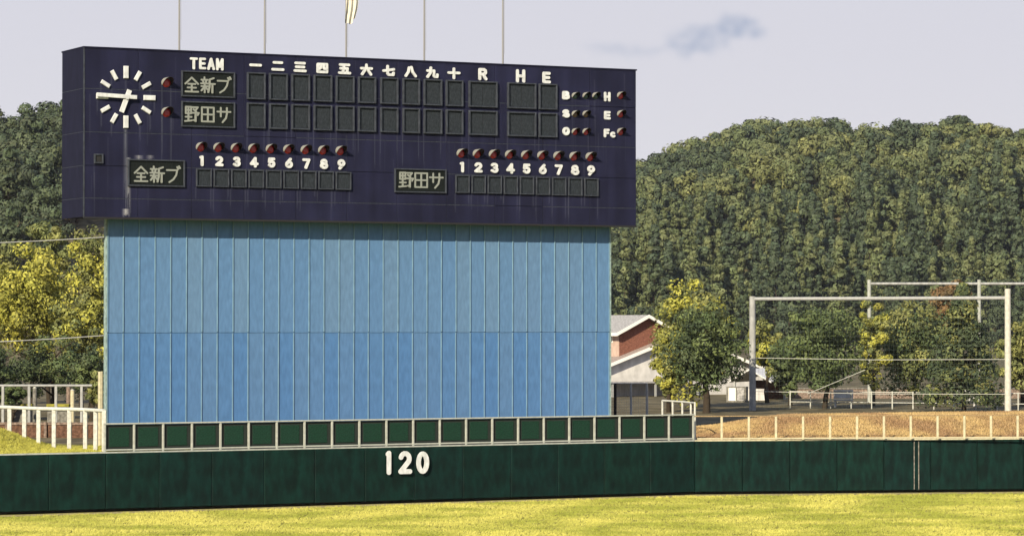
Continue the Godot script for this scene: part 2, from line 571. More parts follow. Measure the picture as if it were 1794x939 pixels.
func make_ground() -> void:
	M.turf = worn(Color(.5, .47, .1), .95, M.coarse, Vector3(.12, .12, .12))
	M.sand = worn(Color(.55, .47, .25), .95, M.fine, Vector3(.35, .35, .35))
	M.dry_bank = worn(Color(.4, .27, .13), .95, M.coarse, Vector3(.3, .3, .3))
	M.green_bank = worn(Color(.4, .37, .07), .95, M.coarse, Vector3(.3, .3, .3))
	M.dull = worn(Color(.2, .17, .1), .95, M.coarse, Vector3(.1, .1, .1))
	var st := start()
	quad(st, Vector3(-1300, 0, 300), Vector3(1300, 0, 300), Vector3(1300, 0, -1500), Vector3(-1300, 0, -1500))
	var g := part("ground", st, M.turf)
	tag(g, "yellow-green outfield lawn in front of the dark green fence", "lawn", "", "structure")
	# sandy strip along the foot of the fence
	st = start()
	var l := fence_points()
	for i in l.size() - 1:
		var a: Vector3 = l[i] + Vector3(0, .004, .05)
		var b: Vector3 = l[i + 1] + Vector3(0, .004, .05)
		quad(st, a + Vector3(0, 0, 1.0), b + Vector3(0, 0, 1.0), b, a)
	tag(part("path", st, M.sand), "pale sandy strip along the foot of the green fence", "path", "", "structure")
	var far_backs := [.2, 2, 4, 6, 8, 10, 13, 16, 25, 40, 70, 120, 200, 320, 460, 640, 900]
	var mid := sheet("terrace_ground", steps(-10.6, 6.9, 6), far_backs, M.dull)
	tag(mid, "level dull ground behind the scoreboard", "ground", "", "structure")
	var right := sheet("bank", steps(6.9, 46, 50), [.2, .8, 1.5, 2.2, 3, 3.8, 4.6, 5.4, 6, 7, 8, 9.5, 11, 13], M.dry_bank)
	tag(right, "ochre bank of dried grass behind the cream railing", "bank", "", "structure")
	var left := sheet("lawn_bank", steps(-42, -10.6, 30), [.2, .8, 1.5, 2.2, 3, 4, 5, 6, 8], M.green_bank)
	tag(left, "sunlit yellow-green lawn bank behind the tall white railing", "bank", "", "structure")
	tag(sheet("far_ground", steps(6.9, 46, 12), far_backs.slice(6), M.dull, -.002), "dull ground beyond the dry grass bank", "ground", "", "structure")
	tag(sheet("back_ground", steps(-42, -10.6, 10), far_backs.slice(4), M.dull, -.002), "dull ground beyond the lawn bank", "ground", "", "structure")

# ------------------------------------------------------------------ wooded hills
func right_crest(px: float) -> float:
	var pts := [[900, 345], [1000, 330], [1117, 305], [1180, 288], [1250, 258], [1330, 243], [1440, 233], [1560, 248], [1690, 236], [1760, 242], [1800, 268], [1900, 310], [2100, 380]]
	for i in pts.size() - 1:
		if px <= pts[i + 1][0]:
			return lerpf(pts[i][1], pts[i + 1][1], clampf((px - pts[i][0]) / float(pts[i + 1][0] - pts[i][0]), 0, 1))
	return 380.0

func right_hill(x: float, d: float) -> float:
	var px := MID.x + x / 720.0 * FOCAL
	var top := at(px, right_crest(px), 720).y - 6.0
	return lerpf(1.6, top, pow(smoothstep(520.0, 725.0, d), .9)) - maxf(d - 725.0, 0) * .15

func left_hill(x: float, d: float) -> float:
	var px := MID.x + x / 470.0 * FOCAL
	var top := at(px, 216.0 + 12.0 * sin(px * .03), 470).y - 6.0
	top *= 1.0 - .35 * smoothstep(250.0, 700.0, px)
	return lerpf(1.6, top, pow(smoothstep(330.0, 470.0, d), .9)) - maxf(d - 470.0, 0) * .15

func hill_mesh(called: String, label: String, f: Callable, x0: float, x1: float, d0: float, d1: float, step: float) -> void:
	var st := start()
	st.set_smooth_group(0)
	var nx := int((x1 - x0) / step)
	var nd := int((d1 - d0) / step)
	for i in nx:
		for j in nd:
			var p := []
			for q in [[i, j], [i + 1, j], [i + 1, j + 1], [i, j + 1]]:
				var x: float = x0 + q[0] * step
				var d: float = d0 + q[1] * step
				p.append(Vector3(x, f.call(x, d), -d))
			for k in [0, 3, 2, 0, 2, 1]: st.add_vertex(p[k])
	st.index()
	st.generate_normals()
	tag(part(called, st, M.dull), label, "hill", "", "structure")

func make_hills() -> void:
	hill_mesh("hill", "steep wooded hill right of the scoreboard", right_hill, -40, 200, 500, 800, 10)
	hill_mesh("hill", "dark wooded hill left of the scoreboard", left_hill, -120, 0, 320, 540, 8)
	var olive := [Color(.092, .115, .045), Color(.105, .122, .048), Color(.08, .104, .04)]
	var dark := [Color(.045, .066, .032), Color(.038, .058, .03), Color(.054, .075, .034)]
	var yellow := [Color(.155, .165, .055), Color(.135, .15, .052), Color(.12, .135, .045)]
	var kinds := [
		["broadleaf_tree", olive, "round", "olive green round-crowned tree in the wood covering the steep hill"],
		["broadleaf_tree", dark, "round", "dark green round-crowned tree in the wood covering the steep hill"],
		["broadleaf_tree", yellow, "round", "yellowish round-crowned tree in the wood covering the steep hill"],
		["conifer_tree", dark, "cone", "dark pointed conifer in the wood on the lower steep hill"],
		["conifer_tree", olive, "cone", "olive pointed conifer in the wood on the lower steep hill"],
	]
	var protos := []      # [crown, trunk, crown middle] : three of each kind
	for k in kinds.size():
		var set_of := []
		for v in 3:
			var sd := 100 + k * 10 + v
			if kinds[k][2] == "cone":
				set_of.append([crown_mesh(sd, Vector3(2.0, 6.8, 2.0), 46, 40, .62, kinds[k][1], "cone", .5, .16), trunk_mesh(sd, 8.0, .22, .5), 7.6])
			else:
				set_of.append([crown_mesh(sd, Vector3(2.8, 2.5, 2.8), 17, 90, .68, kinds[k][1], "round", .5, .16), trunk_mesh(sd, 4.6, .25, 1.3), 5.4])
		protos.append(set_of)
	var r := RandomNumberGenerator.new()
	r.seed = 51
	var spots := []
	var d := 528.0
	var row := 0
	while d < 745:
		var x0 := (930.0 - MID.x) / FOCAL * d
		var x1 := (1900.0 - MID.x) / FOCAL * d
		var x := x0 + (2.3 if row % 2 else 0.0)
		while x < x1:
			var p := Vector3(x + r.randf_range(-1.6, 1.6), 0, -(d + r.randf_range(-1.8, 1.8)))
			p.y = right_hill(p.x, -p.z) - .3
			var k := 0
			var pick := r.randf()
			var patch := sin(p.x * .11 + 1.3) + sin(p.z * .07 + p.x * .05)
			if -p.z < 640 and r.randf() < lerpf(.85, .15, smoothstep(590.0, 640.0, -p.z)): k = 3 if pick < .55 else 4
			elif pick + patch * .18 < .38: k = 1
			elif pick + patch * .18 < .8: k = 0
			else: k = 2
			spots.append([p, k, r.randi() % 3, r.randf_range(.7, 1.4), r.randf() * TAU])
			x += 5.4
		d += 5.6 if d < 640 else 5.0
		row += 1
	var singles := {"broadleaf_tree": 0, "conifer_tree": 0}
	var rest := {}
	for s in spots:
		var kind: Array = kinds[s[1]]
		var px: float = MID.x + s[0].x / -s[0].z * FOCAL
		var b := Basis(Vector3.UP, s[4]).scaled(Vector3.ONE * s[3])
		if px > 1075 and px < 1800 and singles[kind[0]] < (210 if kind[0] == "broadleaf_tree" else 150):
			singles[kind[0]] += 1
			var t := thing(kind[0], kind[3], "tree", s[0], rad_to_deg(s[4]), "trees of the wood on the steep hill")
			t.scale = Vector3.ONE * s[3]
			var pr: Array = protos[s[1]][s[2]]
			mesh_node("crown", pr[0], M.leaf_far, t).position.y = pr[2]
			mesh_node("trunk", pr[1], M.bark, t)
		else:
			var key := s[1] * 3 + s[2] as int
			if not rest.has(key): rest[key] = []
			rest[key].append(Transform3D(b, s[0] + Vector3(0, protos[s[1]][s[2]][2] * s[3], 0)))
	var wood := Node3D.new()
	wood.name = "wood"
	add_child(wood)
	tag(wood, "mass of trees covering the rest of the steep hill", "wood", "", "stuff")
	for key in rest:
		var mm := MultiMesh.new()
		mm.transform_format = MultiMesh.TRANSFORM_3D
		mm.mesh = protos[key / 3][key % 3][0]
		mm.instance_count = rest[key].size()
		for i in rest[key].size(): mm.set_instance_transform(i, rest[key][i])
		var mi := MultiMeshInstance3D.new()
		mi.name = "crown_mass"
		mi.multimesh = mm
		mi.material_override = M.leaf_far
		mi.set_meta("kind", "stuff")
		wood.add_child(mi, true)
	# the hill beside the board's left end
	var blue_green := [Color(.05, .07, .032), Color(.06, .076, .034), Color(.042, .06, .03)]  # darker leaf greens for this hill
	var sets := []
	for v in 3:
		sets.append([crown_mesh(300 + v, Vector3(3.0, 2.7, 3.0), 20, 90, .55, blue_green if v else dark, "round", .46, .18), trunk_mesh(300 + v, 4.0, .22, 1.3), 4.6])
	d = 384.0
	while d < 482:
		var x := (-50.0 - MID.x) / FOCAL * d
		while x < (128.0 - MID.x) / FOCAL * d:
			var p := Vector3(x + r.randf_range(-1.2, 1.2), 0, -(d + r.randf_range(-1.5, 1.5)))
			p.y = left_hill(p.x, -p.z) - .3
			var v := r.randi() % 3
			var t := thing("broadleaf_tree", "deep green tree in the dark wood beside the clock end of the scoreboard", "tree", p, r.randf() * 360, "trees of the wood beyond the clock end")
			t.scale = Vector3.ONE * r.randf_range(.8, 1.3)
			mesh_node("crown", sets[v][0], M.leaf_far, t).position.y = sets[v][2]
			mesh_node("trunk", sets[v][1], M.bark, t)
			x += 4.4
		d += 4.4 if d > 400 else 7.0

# ------------------------------------------------------------------ scoreboard
var BO := Vector3(-15.07, 10.1, -108.0)   # lower left front corner of the board
const BW := 22.19
const BH := 5.98
const BD := 2.4

func buv(px: float, py: float) -> Vector2:
	return hit(px, py, BO, TURN)

func streak(im: Image, px: float, py0: float, py1: float, wide: float, strength: float, col := Color(.5, .52, .54)) -> void:
	var a := buv(px, py0)
	var b := buv(px, py1)
	var s := im.get_width() / BW
	var x0 := int(a.x * s)
	var y0 := int((BH - a.y) * s)
	var y1 := int((BH - b.y) * s)
	var w := int(wide * s)
	var edge := rng.randf_range(-2.0, 2.0)
	for x in range(-w, w + 1):
		var run := y1 - int(rng.randf() * (y1 - y0) * .45)
		var side := 1.0 - absf(x + edge * .3) / (w + 1.0)
		for y in range(y0, run):
			var k := strength * side * rng.randf_range(.55, 1.0)
			if x0 + x >= 0 and x0 + x < im.get_width() and y >= 0 and y < im.get_height():
				im.set_pixel(x0 + x, y, im.get_pixel(x0 + x, y).lerp(col, k))

func cladding_texture() -> ImageTexture:
	var w := 2048
	var h := int(w * BH / BW)
	var n := FastNoiseLite.new()
	n.seed = 8
	n.frequency = .01
	n.fractal_octaves = 4
	var im := Image.create(w, h, false, Image.FORMAT_RGB8)
	for y in h:
		for x in w:
			var a := n.get_noise_2d(x * 1.6, y * .12) * .5 + n.get_noise_2d(x * .5, y * .5 + 700) * .5
			var k := 1.0 + a * .32 + rng.randf_range(-.05, .05)
			im.set_pixel(x, y, Color(.1235 * k, .1295 * k, .213 * k))
	# chalky runs below the clock marks, the lamps, the cells and the name panels
	for i in 12:
		var t := TAU * i / 12.0
		streak(im, 219 + 50 * sin(t), 170 - 46 * cos(t), 170 - 46 * cos(t) + rng.randf_range(30, 75), .05, .26)
	streak(im, 219, 225, 378, .1, .5)
	streak(im, 224, 276, 380, .11, .8, Color(.62, .63, .63))
	streak(im, 219, 366, 381, .16, .85, Color(.8, .8, .78))
	streak(im, 242, 272, 280, .2, .7, Color(.7, .7, .68))
	streak(im, 262, 272, 280, .18, .6, Color(.7, .7, .68))
	for q in [[283, 150, 250], [298, 150, 230], [283, 204, 300], [299, 204, 330]]: streak(im, q[0], q[1], q[2], .035, .3)
	for c in upper_cells():
		streak(im, c[0] + 1, 226 + (c[0] - 640) * .04, 226 + rng.randf_range(20, 110), .03, .32)
		streak(im, c[1] - 1, 226 + (c[0] - 640) * .04, 226 + rng.randf_range(15, 90), .03, .3)
	for i in 9:
		for q in [[342 + i * 30.5, 328 + i * .6], [368 + i * 30.4, 328 + i * .6], [797 + i * 28.4, 338 + i * .6], [821 + i * 28.3, 338 + i * .6]]:
			streak(im, q[0], q[1], q[1] + rng.randf_range(12, 55), .035, .28)
	for i in 70:
		var px := rng.randf_range(150, 1110)
		var py := rng.randf_range(90, 330)
		streak(im, px, py, py + rng.randf_range(20, 120), rng.randf_range(.015, .05), rng.randf_range(.08, .2))
	for i in 9:
		for q in [1006, 1028, 1046]: streak(im, q + rng.randf_range(-5, 5), 170 + (i % 3) * 32, 210 + (i % 3) * 32, .02, .18)
	return ImageTexture.create_from_image(im)

func upper_cells() -> Array:
	return [[431, 463], [470, 502], [509, 541], [548, 580], [587, 619], [626, 657], [665, 696], [704, 734], [741, 773], [780, 810], [820, 870], [888, 938], [943, 975]]

func framed(called: String, parent: Node, u0: float, u1: float, v0: float, v1: float, bar: float, proud: float, face_m: Material, divides := 1) -> Node3D:
	var w := u1 - u0
	var h := v1 - v0
	var o := holder(called, parent, Vector3((u0 + u1) / 2, (v0 + v1) / 2, 0))
	var key := "frame %.3f %.3f %.3f" % [w, h, proud]
	if not boxes.has(key):
		var st := start()
		for s in [-1, 1]:
			add_bevel(st, Vector3(s * (w - bar) / 2, 0, proud / 2), Vector3(bar, h, proud), .008)
			add_bevel(st, Vector3(0, s * (h - bar) / 2, proud / 2 - .002), Vector3(w - 2 * bar, bar, proud - .004), .008)
		boxes[key] = st.commit()
	mesh_node("frame", boxes[key], M.frame, o)
	var fw := (w - 2 * bar) / divides
	for i in divides:
		var p := box_part("face", Vector3(-w / 2 + bar + fw * (i + .5), 0, .012), Vector3(fw - .012, h - 2 * bar - .012, .024), face_m, o, .006)
		p.rotation_degrees.x = rng.randf_range(-.25, .25)
	return o

func hood_mesh() -> Mesh:
	if boxes.has("hood"): return boxes["hood"]
	var st := start()
	var n := 14
	for i in n:
		var a := deg_to_rad(lerpf(-25, 205, float(i) / n))
		var b := deg_to_rad(lerpf(-25, 205, float(i + 1) / n))
		var la := .06 + .4 * pow(clampf((sin(a) + .45) / 1.45, 0, 1), .8)
		var lb := .06 + .4 * pow(clampf((sin(b) + .45) / 1.45, 0, 1), .8)
		var ro := .185
		var p := [Vector3(cos(a) * ro, sin(a) * ro, 0), Vector3(cos(b) * ro, sin(b) * ro, 0), Vector3(cos(b) * ro, sin(b) * ro, lb), Vector3(cos(a) * ro, sin(a) * ro, la)]
		quad(st, p[0], p[1], p[2], p[3])
	boxes["hood"] = st.commit()
	var si := start()
	for i in n:
		var a := deg_to_rad(lerpf(-25, 205, float(i) / n))
		var b := deg_to_rad(lerpf(-25, 205, float(i + 1) / n))
		var la := .058 + .4 * pow(clampf((sin(a) + .45) / 1.45, 0, 1), .8)
		var lb := .058 + .4 * pow(clampf((sin(b) + .45) / 1.45, 0, 1), .8)
		var ro := .177
		quad(si, Vector3(cos(a) * ro, sin(a) * ro, la), Vector3(cos(b) * ro, sin(b) * ro, lb), Vector3(cos(b) * ro, sin(b) * ro, 0), Vector3(cos(a) * ro, sin(a) * ro, 0))
		# rim between the two skins
		quad(si, Vector3(cos(a) * ro, sin(a) * ro, la), Vector3(cos(b) * ro, sin(b) * ro, lb), Vector3(cos(b) * .185, sin(b) * .185, lb + .002), Vector3(cos(a) * .185, sin(a) * .185, la + .002))
	boxes["hood_lining"] = si.commit()
	var sl := start()
	for i in 16:
		var a := TAU * i / 16
		var b := TAU * (i + 1) / 16
		for t in [Vector3(0, 0, .08), Vector3(cos(b) * .1, sin(b) * .1, .062), Vector3(cos(a) * .1, sin(a) * .1, .062)]:
			sl.set_normal(Vector3(0, 0, 1))
			sl.add_vertex(t)
		quad(sl, Vector3(cos(a) * .1, sin(a) * .1, .061), Vector3(cos(a) * .16, sin(a) * .16, .02), Vector3(cos(b) * .16, sin(b) * .16, .02), Vector3(cos(b) * .1, sin(b) * .1, .061))
	boxes["lens"] = sl.commit()
	return boxes["hood"]

func lamp(parent: Node, px: float, py: float, lens: Material, k := 1.0) -> void:
	var p := buv(px, py)
	var o := holder("hooded_lamp", parent, Vector3(p.x, p.y, .002))
	o.scale = Vector3.ONE * k
	mesh_node("hood", hood_mesh(), M.hood, o)
	mesh_node("hood_lining", boxes["hood_lining"], M.black, o)
	mesh_node("lens", boxes["lens"], lens, o)

func letter(parent: Node, c: String, px0: float, px1: float, py0: float, py1: float, m: Material, thick: float, called := "letter", deep := .05, w := 0.0) -> void:
	var a := buv(px0, py1)
	var b := buv(px1, py0)
	var ct := (a + b) / 2
	var sz := (b - a).abs() - Vector2.ONE * thick
	var o := mesh_node(called, glyph(c, sz, thick, deep), m, parent)
	o.position = Vector3(ct.x, ct.y, w)

func make_board() -> void:
	var t := thing("scoreboard", "long dark navy scoreboard box with clock, on the blue back screen", "scoreboard", BO, TURN)
	box_part("housing", Vector3(BW / 2, BH / 2, -BD / 2 - .015), Vector3(BW - .03, BH - .03, BD - .07), M.navy, t)
	M.clad = plain(Color(1, 1, 1), .6)
	M.clad.metallic_specular = .15
	M.clad.albedo_texture = cladding_texture()
	# front sheets in five courses
	var vs := [BH]
	for y in [155.0, 231.0, 290.0, 347.0]: vs.append(buv(160, y).y)
	vs.append(0.0)
	var cols := 11
	for r in vs.size() - 1:
		for c in cols:
			var u0 := BW * c / cols + .005
			var u1 := BW * (c + 1) / cols - .005
			var v0: float = vs[r + 1] + .006
			var v1: float = vs[r] - .006
			var st := start()
			var z := rng.randf_range(-.004, .0)
			var e := .01
			var f := [Vector3(u0 + e, v0 + e, z), Vector3(u1 - e, v0 + e, z), Vector3(u1 - e, v1 - e, z), Vector3(u0 + e, v1 - e, z)]
			var g := [Vector3(u0, v0, z - .01), Vector3(u1, v0, z - .01), Vector3(u1, v1, z - .01), Vector3(u0, v1, z - .01)]
			var b := [Vector3(u0, v0, -.05), Vector3(u1, v0, -.05), Vector3(u1, v1, -.05), Vector3(u0, v1, -.05)]
			for face in [[f[0], f[1], f[2], f[3]], [g[0], g[1], f[1], f[0]], [g[1], g[2], f[2], f[1]], [g[2], g[3], f[3], f[2]], [g[3], g[0], f[0], f[3]], [b[0], b[1], g[1], g[0]], [b[1], b[2], g[2], g[1]], [b[2], b[3], g[3], g[2]], [b[3], b[0], g[0], g[3]]]:
				var nn: Vector3 = (face[1] - face[0]).cross(face[2] - face[0]).normalized()
				for i in [0, 2, 1, 0, 3, 2]:
					st.set_normal(nn)
					st.set_uv(Vector2(face[i].x / BW, 1.0 - face[i].y / BH))
					st.add_vertex(face[i])
			part("cladding_sheet", st, M.clad, t)
	for r in range(1, vs.size() - 1):
		for c in cols:
			if rng.randf() < .85: box_part("joint_strip", Vector3(BW * (c + .5) / cols, vs[r], -.009), Vector3(BW / cols - .02, .02, .02), M.frame, t)
	# side sheets at the clock end and the far end, with the pale joints that show there
	for s in [-1, 1]:
		for r in vs.size() - 1:
			var h: float = vs[r] - vs[r + 1] - .02
			box_part("cladding_sheet", Vector3(-.004 if s < 0 else BW + .004, (vs[r] + vs[r + 1]) / 2, -BD / 2 - .02), Vector3(.03, h, BD - .1), M.navy, t)
			if r > 0: box_part("joint_strip", Vector3(-.002 if s < 0 else BW + .002, vs[r], -BD / 2 - .02), Vector3(.024, .018, BD - .1), M.frame, t)
	box_part("coping", Vector3(BW / 2, BH + .012, -BD / 2), Vector3(BW + .06, .05, BD + .06), M.navy, t)
	box_part("corner_trim", Vector3(.0, BH / 2, .004), Vector3(.05, BH, .03), M.frame, t)
	box_part("bottom_trim", Vector3(BW / 2, -.02, -.02), Vector3(BW, .07, .08), M.black, t)
	# clock
	var cc := buv(219, 170)
	var clock := holder("clock", t, Vector3(cc.x, cc.y, 0))
	for i in 12:
		var a := TAU * i / 12.0
		var big := i % 3 == 0
		var l := .44 if big else .36
		var o := box_part("hour_mark", Vector3(sin(a), cos(a), 0) * (1.1 - l / 2 - (0.0 if big else .04)) + Vector3(0, 0, .035), Vector3(.18 if big else .14, l, .07), M.white_paint, clock, .015)
		o.rotation.z = -a
	var mh := box_part("minute_hand", Vector3(-.38, .02, .15), Vector3(1.5, .14, .03), M.white_paint, clock, .008)
	mh.rotation_degrees.z = -2.0
	var hh := box_part("hour_hand", Vector3(-.04, -.15, .105), Vector3(.18, .85, .03), M.white_paint, clock, .008)
	hh.rotation_degrees.z = -21.0
	tube_part("hub", [Vector3(0, 0, 0), Vector3(0, 0, .18)], .09, M.white_paint, clock, 14)
	# headings
	var word := "TEAM"
	for i in 4: letter(t, word[i], 331 + i * 15.2, 345 + i * 15.2, 99.5 + i * .6, 122 + i * .6, M.white_paint, .085)
	var num := "一二三四五六七八九十"
	for i in 10:
		var c: Array = upper_cells()[i]
		var x: float = (c[0] + c[1]) / 2.0
		var y := 121.0 + (x - 605) * .042
		letter(t, num[i], x - 12, x + 11, y - 10.5, y + 10, M.white_paint, .095)
	letter(t, "R", 836, 854, 118.5, 141, M.white_paint, .11)
	letter(t, "H", 902, 921, 121.5, 145, M.white_paint, .11)
	letter(t, "E", 948.5, 965, 125, 147, M.white_paint, .11)
	# inning cells
	var vr1 := buv(640, 134.5).y
	var vr2 := buv(640, 181).y
	var vr3 := buv(640, 187).y
	var vr4 := buv(640, 231).y
	for c in upper_cells():
		var u0 := buv(c[0], 180).x
		var u1 := buv(c[1], 180).x
		var n := 2 if c[1] - c[0] > 40 else 1
		framed("score_cell", t, u0, u1, vr2, vr1, .055, .11, M.face, n)
		framed("score_cell", t, u0, u1, vr4, vr3, .055, .11, M.face, n)
	# team name panels
	for q in [[316, 410, 124, 169, "全新ブ", 134, 163, 321], [316, 410, 177, 222, "野田サ", 185, 215, 321], [222, 322, 278, 326, "全新ブ", 290, 320, 232], [690, 781, 294, 337, "野田サ", 300, 330, 697]]:
		var a := buv(q[0], q[3])
		var b := buv(q[1], q[2] + 3)
		var o := framed("team_panel", t, a.x, b.x, a.y, b.y, .05, .09, M.team_face)
		for i in 3:
			var gl := buv(q[7] + i * 28.2 - (i * 1.6 if q[7] > 600 else 0.0), q[6] + i * .8)
			var gh := buv(q[7] + 26.5 + i * 28.2 - (i * 1.6 if q[7] > 600 else 0.0), q[5] + i * .8)
			var g := mesh_node("character", glyph(q[4][i], (gh - gl).abs() - Vector2.ONE * .06, .062, .02), M.team_glyph, o)
			g.position = Vector3((gl.x + gh.x) / 2 - o.position.x, (gl.y + gh.y) / 2 - o.position.y, .026)
	# batting order, both sides
	for i in 9:
		for q in [[352.0, 30.6, 282.0, .8, 342.0, 369.0, 296.0, 327.0], [809.0, 28.25, 293.0, .75, 797.0, 821.5, 307.0, 338.0]]:
			var x: float = q[0] + i * q[1]
			var y: float = q[2] + i * q[3]
			letter(t, str(i + 1), x - 8, x + 8, y - 10, y + 9.5, M.white_paint, .1, "digit")
			lamp(t, x - 2, y - 24, M.lens_red, .95)
			var a := buv(q[4] + i * q[1], q[7] + i * .7)
			var b := buv(q[5] + i * q[1], q[6] + i * .7)
			framed("batter_cell", t, a.x, b.x, a.y, b.y, .045, .09, M.face)
	lamp(t, 290, 145, M.lens_red)
	lamp(t, 290, 197, M.lens_red)
	# count lamps
	for q in [["B", 159, 175, [1010, 1029, 1046], M.lens_green], ["S", 191, 207, [1010, 1029], M.lens_amber], ["O", 222, 238, [1010, 1029], M.lens_red]]:
		letter(t, q[0], 983.5, 998.5, q[1], q[2], M.white_paint, .1)
		for x in q[3]: lamp(t, x - 3, (q[1] + q[2]) / 2.0 + 1, q[4], .72)
	for q in [["H", 161, 178], ["E", 194, 210], ["F", 225, 241]]:
		letter(t, q[0], 1057, 1070 if q[0] != "F" else 1068, q[1], q[2], M.white_paint, .09)
		lamp(t, 1087, (q[1] + q[2]) / 2.0 - 2, M.lens_red, .78)
	letter(t, "c", 1068, 1079, 226, 242, M.white_paint, .08)
	# little hatch under the clock
	var hp := buv(171, 278)
	framed("hatch", t, hp.x - .17, hp.x + .17, hp.y - .17, hp.y + .17, .05, .08, M.black)

# ------------------------------------------------------------------ blue back screen
func make_back_screen() -> void:
	var tr := deg_to_rad(TURN)
	var back := Vector3(-sin(tr), 0, -cos(tr))
	var plane := BO + back * .72
	var u0 := hit(186, 560, plane, TURN).x
	var u1 := hit(1068, 560, plane, TURN).x
	var along := Vector3(cos(tr), 0, -sin(tr))
	var o := plane + along * u0
	o.y = TERRACE
	var t := thing("back_screen", "tall blue ribbed metal back screen standing under the scoreboard", "back screen", o, TURN)
	var w := u1 - u0
	var top := BO.y - TERRACE - .02
	var mid := at(600, 582, 113).y - TERRACE
	var n := 34
	var pw := w / n
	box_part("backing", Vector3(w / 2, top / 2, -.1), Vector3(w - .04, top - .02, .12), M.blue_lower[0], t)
	for i in n:
		var j := rng.randf_range(-.006, .006)
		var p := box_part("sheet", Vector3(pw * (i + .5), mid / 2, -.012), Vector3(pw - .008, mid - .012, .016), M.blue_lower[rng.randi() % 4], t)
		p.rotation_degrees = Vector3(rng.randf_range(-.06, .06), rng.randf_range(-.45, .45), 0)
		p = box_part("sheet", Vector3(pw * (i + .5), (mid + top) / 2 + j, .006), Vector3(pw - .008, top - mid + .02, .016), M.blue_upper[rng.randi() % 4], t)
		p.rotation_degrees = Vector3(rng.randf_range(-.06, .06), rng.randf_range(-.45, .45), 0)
	for i in n + 1:
		var x := pw * i
		box_part("seam", Vector3(clampf(x, .02, w - .02) + rng.randf_range(-.006, .006), mid / 2 - .01, .012), Vector3(.03, mid - .04, .05 if rng.randf() < .8 else .03), M.seam, t)
		box_part("seam", Vector3(clampf(x, .02, w - .02) + rng.randf_range(-.006, .006), (mid + top) / 2 + .01, .03), Vector3(.03, top - mid - .01, .05 if rng.randf() < .8 else .034), M.seam, t)
	for x in [-.03, w + .03]: box_part("edge_flashing", Vector3(x, top / 2, -.07), Vector3(.05, top, .22), M.flash, t)
	for i in 6: box_part("column", Vector3(.6 + (w - 1.2) * i / 5.0, top / 2, -.62), Vector3(.24, top, .24), M.pale_steel, t, .02)
	var sh := at(181, 650, 111).y - TERRACE
	box_part("stub_post", Vector3(-.02, sh / 2, -.62), Vector3(.14, sh, .14), M.rail_cream, t, .02)

# ------------------------------------------------------------------ flagpoles
func make_flagpoles() -> void:
	var tr := deg_to_rad(TURN)
	var back := Vector3(-sin(tr), 0, -cos(tr)) * 1.3
	var tellings := ["bare flagpole on the scoreboard above the TEAM heading", "bare flagpole on the scoreboard above the second inning column", "flagpole on the scoreboard carrying the limp white flag", "bare flagpole on the scoreboard above the ninth inning column", "bare flagpole on the scoreboard beside the H column"]
	var i := 0
	for px in [313, 463, 606, 743, 881]:
		var h := hit(px, 60, BO + back, TURN)
		var foot: Vector3 = BO + back + Vector3(cos(tr), 0, -sin(tr)) * h.x
		foot.y = BO.y + BH + .037
		var t := thing("flagpole", tellings[i], "flagpole", foot, TURN, "flagpoles on the scoreboard")
		var st := start()
		add_tube(st, Vector3.ZERO, Vector3(0, 4.2, 0), .036, .026, 10)
		part("shaft", st, M.pole, t)
		st = start()
		add_tube(st, Vector3.ZERO, Vector3(0, .12, 0), .09, .06, 10)
		part("socket", st, M.steel, t)
		var ball := SphereMesh.new()
		ball.radius = .06
		ball.height = .12
		ball.radial_segments = 12
		ball.rings = 6
		mesh_node("finial", ball, M.pole, t).position.y = 4.24
		tube_part("halyard", [Vector3(.06, .5, .02), Vector3(.05, 4.1, .02)], .005, M.pole, t, 4)
		if i == 2:
			var f := flag_mesh()
			var fl := mesh_node("flag", f, M.cloth)
			fl.position = at(606, 44, -foot.z) + Vector3(.04, 0, .03)
			fl.rotation_degrees.y = TURN
			tag(fl, "limp white flag with a red disc hanging from the middle flagpole", "flag")
		i += 1

func flag_mesh() -> Mesh:
	M.cloth = StandardMaterial3D.new()
	M.cloth.vertex_color_use_as_albedo = true
	M.cloth.roughness = .9
	M.cloth.backlight_enabled = true
	M.cloth.backlight = Color(.4, .38, .3)
	M.cloth.cull_mode = BaseMaterial3D.CULL_DISABLED
	var st := start()
	st.set_smooth_group(0)
	var nu := 28
	var nv := 26
	var p := func(u: float, v: float) -> Vector3:
		# u across the folds, v down; gathered at the hoist and rounded at the foot
		var open := .42 + .1 * sin(v * 3.0)
		var x := (u - .3) * open + .05 * sin(v * 4.0)
		var z := .06 * sin(u * 17.0 + v * 2.0) * (.4 + .6 * v)
		var drop := v * (1.4 - .16 * pow(2.0 * u - .8, 2.0)) + .03 * sin(u * 13.0) * v
		return Vector3(x + .05, 1.45 - drop, z)
	for i in nu:
		for j in nv:
			var q := [[i, j], [i + 1, j], [i + 1, j + 1], [i, j + 1]]
			for k in [0, 2, 3, 0, 1, 2]:
				var u: float = float(q[k][0]) / nu
				var v: float = float(q[k][1]) / nv
				var d := Vector2((u - .42) / .55, (v - .14) / .22).length()
				st.set_color(Color(.42, .03, .04) if d < 1 else Color(.62, .59, .51))
				st.add_vertex(p.call(u, v))
	st.generate_normals()
	return st.commit()

